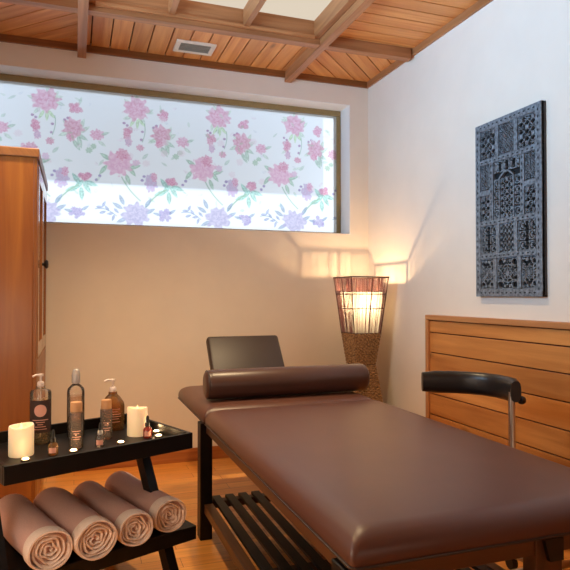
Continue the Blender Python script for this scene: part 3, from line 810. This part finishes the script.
# ------------------------------------------------------------------ stool with padded torso rest
def stool():
    cx, cy = 1.66, 1.78
    s = thing('swivel_stool', 'black swivel stool with curved padded backrest on steel post, behind the table', 'stool', (cx, cy, 0))
    MB().lathe([(.0, .36), (.16, .36), (.172, .375), (.172, .40), (.155, .42), (.0, .425)], (cx, cy, 0), 36).build('seat', 'stoolpad', s)
    MB().tube([(cx, cy, .07), (cx, cy, .36)], .022, 14).build('column', 'chrome', s)
    for k in range(5):
        a = 2*PI*k/5+.3; e = (cx+.20*math.cos(a), cy+.20*math.sin(a))
        lg = MB().tube([(cx, cy, .085), (cx+.11*math.cos(a), cy+.11*math.sin(a), .072), (*e, .055)], [.018, .015, .012], 10).build('leg', 'chrome', s)
        MB().tube([(e[0]-.012*math.sin(a), e[1]+.012*math.cos(a), .024), (e[0]+.012*math.sin(a), e[1]-.012*math.cos(a), .024)], .024, 14).build('caster', 'rubber', lg)
    px, py = 1.702, 2.020
    MB().tube([(cx, cy+.02, .345), (cx+.02, cy+.16, .345), (px-.005, py-.03, .355), (px, py, .40), (px, py, .70)], .0135, 12).build('post', 'chrome', s)
    # curved pad
    ctl = [(a_+.012, b_) for a_, b_ in [(1.487, 2.372), (1.545, 2.350), (1.612, 2.316), (1.668, 2.270), (1.706, 2.215), (1.724, 2.150), (1.722, 2.085), (1.708, 2.030), (1.694, 1.998)]]
    m = MB(); n = 16; vs = []; fs = []; K = len(ctl)
    for i, (x, y) in enumerate(ctl):
        a, c = ctl[max(i-1, 0)], ctl[min(i+1, K-1)]; dx, dy = c[0]-a[0], c[1]-a[1]; ln = math.hypot(dx, dy); nx_, ny_ = -dy/ln, dx/ln
        for j in range(n):
            th = 2*PI*j/n; ca, sa = math.cos(th), math.sin(th); q = (abs(ca)**3.2+abs(sa)**3.2)**(-1/3.2)
            f_ = .86 if i in (0, K-1) else 1
            vs.append((x+nx_*.024*ca*q*f_, y+ny_*.024*ca*q*f_, .704+.050*sa*q*f_))
    for i in range(K-1):
        for j in range(n): fs.append([i*n+j, i*n+(j+1) % n, (i+1)*n+(j+1) % n, (i+1)*n+j])
    fs.append(list(range(n))[::-1]); fs.append([(K-1)*n+j for j in range(n)])
    m.add(vs, fs, True); m.build('backrest_pad', 'stoolpad', s)
    kb = MB().lathe([(.0, 0), (.016, .002), (.018, .012), (.014, .022), (0, .024)], T=Matrix.Translation((1.724, 2.0, .668)) @ Matrix.Rotation(PI/2, 4, 'Y'), n=14); kb.build('knob', 'black', s)
stool()

# ------------------------------------------------------------------ trolley
TH = math.radians(22.5); TO = Vector((.1075, 2.043, 0))
TM = Matrix.Translation(TO) @ Matrix.Rotation(TH, 4, 'Z')
def tw(x, y, z): return TM @ Vector((x, y, z))
def trolley():
    t_ = thing('trolley', 'black two-tier wooden tray trolley in the left foreground', 'trolley', TO, TH)
    hw, D = .324, .487
    b = MB().box((-hw+.012, .012, .545), (hw-.012, D-.012, .560), T=TM); b.build('tray_bottom', 'blackwood', t_)
    b = MB(); b.box((-hw, 0, .543), (hw, .014, .600), T=TM, bev=.002).box((-hw, D-.014, .543), (hw, D, .600), T=TM, bev=.002)
    b.box((-hw, .014, .543), (-hw+.014, D-.014, .600), T=TM, bev=.002).box((hw-.014, .014, .543), (hw, D-.014, .600), T=TM, bev=.002); b.build('tray_rim', 'blackwood', t_)
    MB().box((-hw, -.002, .212), (hw+.016, D, .262), T=TM, bev=.003).build('lower_shelf', 'blackwood', t_)
    for sx in (-.307, .240):
        def beam(p, q, w=.017, h=.024):
            p, q = Vector(p), Vector(q); d = (q-p).normalized(); n = Vector((0, d.z, -d.y))
            vs = [c + Vector((a*w, 0, 0)) + n*h*e for c in (p, q) for a, e in ((-1, -1), (1, -1), (1, 1), (-1, 1))]
            return MB().add(vs, [[0, 1, 2, 3], [7, 6, 5, 4], [0, 4, 5, 1], [1, 5, 6, 2], [2, 6, 7, 3], [3, 7, 4, 0]], T=TM)
        beam((sx, .248, .544), (sx, -.055, .013)).build('leg', 'blackwood', t_)
        beam((sx, .205, .30), (sx, .500, .013)).build('leg', 'blackwood', t_)
    b = MB().tube([(-.307, .445, .10), (.24, .445, .10)], .010, 8, T=TM); b.build('stretcher', 'blackwood', t_)
trolley()

# towels on the lower shelf
def spiral(r0, r1, turns, n, wob, seed):
    rr = random.Random(seed); ph = [rr.random()*6.28 for _ in range(4)]; pts = []
    for i in range(n+1):
        q = i/n; a = q*turns*2*PI; r = r0+(r1-r0)*q
        k = 1+wob*(1-q*.75)*(math.sin(2*a+ph[0])*.6+math.sin(3.3*a+ph[1])*.5+math.sin(5.1*a+ph[2])*.3)
        pts.append((a, r*k))
    return pts
def towel(sx, r, end_y, L, ang, seed, label):
    c = tw(sx, end_y, .2625)
    d = Vector((math.cos(ang), math.sin(ang), 0)); side = Vector((-d.y, d.x, 0))*-1
    root = thing('rolled_towel', label, 'towel', c+d*L/2, 0, 'rolled towels on the lower shelf of the trolley')
    rx, rz = r*1.06, r*.96
    zc = .2625+rz
    rr = random.Random(seed)
    def P(s_, a, q, sag=0):
        # s_: distance from the near end; q radius fraction
        return c+d*s_+side*(rx*q*math.cos(a))+Vector((0, 0, zc-.2625+max(rz*q*math.sin(a), -rz*.985)))
    # body (outer layer): closed skin from .03 behind the near end to the far end
    b = MB(); n = 40; vs = []; fs = []; st = [.026, .05, .1, L*.35, L*.5, L*.65, L-.1, L-.04, L-.012, L]
    ph = rr.random()*6
    for i, s_ in enumerate(st):
        for j in range(n):
            a = 2*PI*j/n
            q = 1+.028*math.sin(s_*14+ph)*math.cos(a-.8)+.02*math.sin(s_*23+2*a+ph)
            if i == 0: q = .985
            if i == len(st)-1: q *= .80
            if i == len(st)-2: q *= .95
            vs.append(P(s_, a, q))
    for i in range(len(st)-1):
        for j in range(n): fs.append([i*n+j, i*n+(j+1) % n, (i+1)*n+(j+1) % n, (i+1)*n+j])
    fs.append([(len(st)-1)*n+j for j in range(n)]); fs.append(list(range(n))[::-1])
    b.add(vs, fs, True); b.build('outer_layer', 'towel', root)
    # near end: rolled layers, paled for the light on them; a spiral sheet with thickness
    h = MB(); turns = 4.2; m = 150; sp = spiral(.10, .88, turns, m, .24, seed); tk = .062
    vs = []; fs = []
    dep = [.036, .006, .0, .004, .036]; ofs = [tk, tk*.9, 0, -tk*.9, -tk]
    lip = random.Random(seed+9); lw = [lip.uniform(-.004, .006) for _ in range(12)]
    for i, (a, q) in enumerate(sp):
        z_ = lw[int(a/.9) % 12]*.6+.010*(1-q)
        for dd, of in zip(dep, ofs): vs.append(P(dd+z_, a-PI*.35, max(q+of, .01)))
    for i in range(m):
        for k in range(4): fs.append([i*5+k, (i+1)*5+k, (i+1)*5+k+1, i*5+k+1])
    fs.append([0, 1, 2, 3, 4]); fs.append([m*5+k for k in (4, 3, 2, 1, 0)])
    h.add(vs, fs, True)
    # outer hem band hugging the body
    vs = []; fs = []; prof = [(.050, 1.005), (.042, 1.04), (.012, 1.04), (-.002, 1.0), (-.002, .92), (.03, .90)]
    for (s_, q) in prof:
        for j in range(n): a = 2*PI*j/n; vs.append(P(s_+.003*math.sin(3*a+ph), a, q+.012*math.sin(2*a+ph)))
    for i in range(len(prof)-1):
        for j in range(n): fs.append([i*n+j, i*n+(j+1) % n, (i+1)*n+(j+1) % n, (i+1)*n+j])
    h.add(vs, fs, True); h.build('lit_hem', 'hem', root)
    return root
A = math.radians(110)
towel(-.192, .063, -.012, .45, A, 3, 'rolled mauve-brown towel at the far left of the trolley shelf, end cut by the frame')
towel(-.052, .063, -.030, .46, A, 5, 'rolled mauve-brown towel second from the left on the trolley shelf')
towel(.090, .057, -.022, .46, A, 8, 'rolled mauve-brown towel third from the left, with neat oval spiral end')
towel(.236, .059, .004, .46, A, 13, 'rolled mauve-brown towel at the right end of the trolley shelf, lying slightly apart')

# ------------------------------------------------------------------ things on the tray
ZT = .5605
def candle(x, y, r, h, label, seed):
    c = tw(x, y, ZT); o = thing('pillar_candle', label, 'candle', c, 0, 'ivory pillar candles on the tray')
    b = MB(); n = 40; vs = []; fs = []
    prof = [(r*.97, 0), (r, .004), (r, h*.5), (r, h-.006), (r*.95, h), (r*.80, h-.001), (r*.70, h-.012), (r*.3, h-.018), (.001, h-.018)]
    for i, (q, z) in enumerate(prof):
        for j in range(n):
            a = 2*PI*j/n; w = (.0035*math.sin(a+seed)+.002*math.sin(2*a+seed*2)) if i in (3, 4, 5) else 0
            vs.append((c.x+q*math.cos(a), c.y+q*math.sin(a), c.z+z+w))
    for i in range(len(prof)-1):
        for j in range(n): fs.append([i*n+j, i*n+(j+1) % n, (i+1)*n+(j+1) % n, (i+1)*n+j])
    fs.append(list(range(n))[::-1]); b.add(vs, fs, True); b.build('wax', 'wax', o)
    MB().lathe([(0, 0), (.004, .003), (.0055, .010), (.003, .020), (0, .028)], (c.x, c.y, c.z+h-.0175), 12).build('flame', 'flame', o)
candle(-.194, .252, .040, .100, 'ivory pillar candle at the left end of the tray, its small flame showing', .6)
candle(.238, .255, .0385, .106, 'ivory pillar candle at the right end of the tray, behind a red dropper bottle', 3.9)

def tealight(x, y, label):
    c = tw(x, y, ZT); o = thing('tealight', label, 'tealight', c, 0, 'glowing tealights along the front of the tray')
    MB().lathe([(.0, 0), (.014, 0), (.015, .003), (.015, .0115), (.0140, .0115), (.0135, .010), (.0, .010)], tuple(c), 24).build('cup', 'tealcup', o)
    MB().lathe([(.0, .0102), (.0095, .0102), (.0105, .0125), (.008, .0145), (0, .0155)], tuple(c), 14).build('led', 'tealed', o)
    ld = bpy.data.lights.new('tealight_glow', 'POINT'); ld.energy = .10; ld.color = (1, .62, .3); ld.shadow_soft_size = .008
    lo = bpy.data.objects.new('tealight_glow', ld); lo.location = (c.x, c.y, c.z+.032); COL.objects.link(lo)
tealight(-.213, .152, 'glowing tealight in front of the left pillar candle')
tealight(-.054, .155, 'glowing tealight below the tall clear spray bottle')
tealight(.120, .155, 'glowing tealight in the middle front of the tray, left of the right candle')
tealight(.272, .152, 'glowing tealight right of the red dropper bottle')
tealight(.302, .222, 'glowing tealight in the right corner of the tray')

def bottle_text(c, r, zs, wd, mat, parent, name, face):
    """short printed lines wrapped on a round body, facing the room"""
    m = MB()
    for (z, w_) in zs:
        n = 6; vs = []; 
        for i in range(n+1):
            a = face+(-.5+i/n)*w_
            for zz in (z-wd, z+wd): vs.append((c.x+r*math.cos(a), c.y+r*math.sin(a), c.z+zz))
        m.add(vs, [[2*i, 2*i+1, 2*i+3, 2*i+2] for i in range(n)])
    return m.build(name, mat, parent)
def band(c, r, z0, z1, a0, a1, mat, parent, name, sq=None):
    n = 20; vs = []
    for i in range(n+1):
        a = a0+(a1-a0)*i/n
        for z in (z0, z1): vs.append((c.x+r*math.cos(a), c.y+r*math.sin(a), c.z+z))
    return MB().add(vs, [[2*i, 2*i+1, 2*i+3, 2*i+2] for i in range(n)], True).build(name, mat, parent)
FACE = math.radians(-88)

def pump_head(o, c, z, mat, ang, s=1.0, name='pump'):
    m = MB(); m.lathe([(.014*s, z), (.015*s, z+.004), (.015*s, z+.018*s), (.011*s, z+.022*s), (.005*s, z+.024*s), (.005*s, z+.046*s), (.012*s, z+.047*s), (.012*s, z+.056*s), (0, z+.058*s)], tuple(c), 20)
    dx, dy = math.cos(ang), math.sin(ang)
    m.tube([(c.x, c.y, c.z+z+.052*s), (c.x+.022*s*dx, c.y+.022*s*dy, c.z+z+.053*s), (c.x+.036*s*dx, c.y+.036*s*dy, c.z+z+.046*s)], .0048*s, 8)
    m.build(name, mat, o)

def tall_pump():
    c = tw(-.083, .385, ZT); o = thing('pump_bottle', 'tall clear pump bottle of amber oil with dark label and pink disc', 'bottle', c)
    r = .037
    MB().lathe([(r*.94, 0), (r, .005), (r, .182), (r*.92, .190), (.016, .197), (.0155, .206)], tuple(c), 32).build('body', 'clearb', o)
    MB().lathe([(0, .004), (r*.92, .004), (r*.92, .160), (0, .160)], tuple(c), 28).build('oil', 'clearl', o)
    lb = band(c, r+.0006, .042, .158, FACE-1.15, FACE+1.15, 'label', o, 'label')
    n = 24; vs = []
    for q in (.002, .5, .8, 1):
        for i in range(n):
            a = 2*PI*i/n; aa = FACE+.021*q*math.cos(a)/r; vs.append((c.x+(r+.0018)*math.cos(aa), c.y+(r+.0018)*math.sin(aa), c.z+.122+.022*q*math.sin(a)))
    MB().add(vs, [[k*n+i, k*n+(i+1) % n, (k+1)*n+(i+1) % n, (k+1)*n+i] for k in range(3) for i in range(n)]).build('disc', 'labelpink', lb)
    bottle_text(c, r+.0014, [(.088, 1.5), (.080, .8), (.072, .5), (.064, 1.0), (.055, 1.2)], .0015, 'labelpink', lb, 'print', FACE)
    MB().tube([(c.x, c.y, c.z+.02), (c.x, c.y, c.z+.205)], .0025, 6).build('dip_tube', 'pump', o)
    pump_head(o, c, .205, 'pump', math.radians(200), .80)
tall_pump()
def spray():
    c = tw(.053, .395, ZT); o = thing('spray_bottle', 'tall slim clear spray bottle with pinkish liquid and clear cap', 'bottle', c)
    r = .032
    MB().lathe([(r*.94, 0), (r, .004), (r, .168), (r*.93, .182), (r*.6, .194), (.012, .200), (.012, .206)], tuple(c), 32).build('body', 'clearb', o)
    MB().lathe([(0, .004), (r*.92, .004), (r*.92, .155), (0, .155)], tuple(c), 28).build('liquid', 'pinkl', o)
    MB().lathe([(.013, .202), (.0135, .215), (.009, .222), (.009, .236), (.006, .240), (0, .241)], tuple(c), 20).build('spray_head', 'pump', o)
    MB().lathe([(.0155, .203), (.0155, .232), (.012, .252), (.009, .256), (0, .257)], tuple(c), 20).build('cap', 'clearcap', o)
spray()
def brown():
    c = tw(.214, .415, ZT); o = thing('pump_bottle', 'brown amber glass pump bottle with white pump at the back of the tray', 'bottle', c)
    r = .046
    MB().lathe([(r*.94, 0), (r, .005), (r, .094), (r*.95, .106), (r*.60, .130), (.017, .140), (.0165, .150)], tuple(c), 32).build('body', 'amber', o)
    bottle_text(c, r+.0008, [(.086, 1.0), (.077, .7), (.066, 1.2), (.057, 1.3), (.048, .9), (.036, 1.1)], .0013, 'labelpink', o, 'print', FACE)
    pump_head(o, c, .149, 'pump', math.radians(185), .92)
brown()
def capped(x, y, label, s=1.0, h=.12):
    c = tw(x, y, ZT); o = thing('serum_bottle', label, 'bottle', c, 0, 'slim glass bottles with round wooden caps')
    r = .0225*s
    MB().lathe([(r*.94, 0), (r, .003), (r, h-.006), (r*.93, h), (r*.5, h+.002)], tuple(c), 28).build('body', 'dglass', o)
    MB().lathe([(0, h-.004), (r*.86, h-.004), (r*.86, h+.030), (r*.80, h+.033), (0, h+.033)], tuple(c), 24).build('cap', 'copper', o)
    bottle_text(c, r+.0006, [(.062, 1.2), (.054, .8), (.042, 1.3), (.034, .9)], .0013, 'labelpink', o, 'print', FACE)
    return o
capped(-.016, .225, 'slim smoky glass bottle with wooden cap standing before the tall clear spray bottle', 1.05, .128)
capped(.125, .285, 'slim smoky glass bottle with wooden cap standing before the brown pump bottle', .98, .112)
def dropper(x, y, label, mat, ring):
    c = tw(x, y, ZT); o = thing('dropper_bottle', label, 'bottle', c, 0, 'tiny dropper bottles along the front of the tray')
    r = .0165
    MB().lathe([(r*.9, 0), (r, .003), (r, .030), (r*.8, .037), (.008, .041), (.008, .044)], tuple(c), 22).build('body', mat, o)
    MB().lathe([(.0095, .043), (.0095, .056), (.006, .058)], tuple(c), 18).build('collar', ring, o)
    MB().lathe([(.0058, .058), (.0062, .068), (.0052, .078), (.003, .083), (0, .084)], tuple(c), 14).build('bulb', 'rubber', o)
    band(c, r+.0005, .008, .026, FACE-.9, FACE+.6, 'labelpink', o, 'label')
dropper(-.111, .188, 'tiny dark amber dropper bottle between left candle and tall spray bottle', 'amber', 'black')
dropper(.055, .186, 'tiny clear dropper bottle standing between the two wooden-capped glass bottles', 'clearb', 'clearcap')
dropper(.246, .190, 'tiny red dropper bottle with black top before the right candle', 'rglass', 'black')

# ------------------------------------------------------------------ light
W = bpy.data.worlds.new('daylight'); S.world = W; W.use_nodes = True
bg = W.node_tree.nodes['Background']; bg.inputs['Color'].default_value = (.88, .945, 1.0, 1); bg.inputs['Strength'].default_value = 1.85
def area(name, loc, rot, sx, sy, e, col=(1, 1, 1), portal=False):
    d = bpy.data.lights.new(name, 'AREA'); d.shape = 'RECTANGLE'; d.size = sx; d.size_y = sy; d.energy = e; d.color = col
    o = bpy.data.objects.new(name, d); o.location = loc; o.rotation_euler = rot; COL.objects.link(o)
    if portal: d.cycles.is_portal = True
    return o
area('window_daylight_gate', ((WX0+WX1)/2, YB+RD+.08, (WZ0+WZ1)/2), (-PI/2, 0, 0), WX1-WX0, WZ1-WZ0, 1, portal=True)
sd = area('side_fill', (XL-.04, (L0+L1)/2, (LZ0+LZ1)/2), (0, -PI/2-.42, 0), LZ1-LZ0-.1, L1-L0-.1, 40, (.36, .66, 1.0)); sd.data.spread = math.radians(105)  # added cool fill, tilted up towards the right wall
# added warm fill: spots with no fixture under the ceiling, unseen points lower down
for (x, y, e) in ((-.12, 2.66, 92), (.85, 2.70, 96)):
    d = bpy.data.lights.new('ceiling_fill', 'SPOT'); d.energy = e; d.color = (1, .73, .41); d.spot_size = math.radians(108); d.spot_blend = .9; d.shadow_soft_size = .05
    o = bpy.data.objects.new('ceiling_fill', d); o.location = (x, y, H-.06); COL.objects.link(o)
for (x, y, z, e) in ((-.55, 1.2, .9, 11), (.9, -.9, 1.0, 6)):
    d = bpy.data.lights.new('room_fill', 'POINT'); d.energy = e; d.color = (1, .85, .68); d.shadow_soft_size = .25
    o = bpy.data.objects.new('room_fill', d); o.location = (x, y, z); COL.objects.link(o)

# ------------------------------------------------------------------ camera
cam = bpy.data.cameras.new('camera'); cam.sensor_width = 36; cam.sensor_fit = 'HORIZONTAL'; cam.lens = 597/570*36; cam.clip_start = .05
co = bpy.data.objects.new('camera', cam); COL.objects.link(co); co.location = (0, 0, 1.10)
co.rotation_euler = (PI/2+math.atan(10/597), 0, -math.atan(210/597)); S.camera = co
S.view_settings.view_transform = 'Standard'; S.view_settings.look = 'None'; S.view_settings.gamma = 1; S.view_settings.exposure = 0.18
S.view_settings.use_curve_mapping = False
S.cycles.use_denoising = True
S.cycles.max_bounces = 10; S.cycles.transparent_max_bounces = 16; S.cycles.caustics_reflective = False; S.cycles.caustics_refractive = False
S.cycles.sample_clamp_indirect = 4
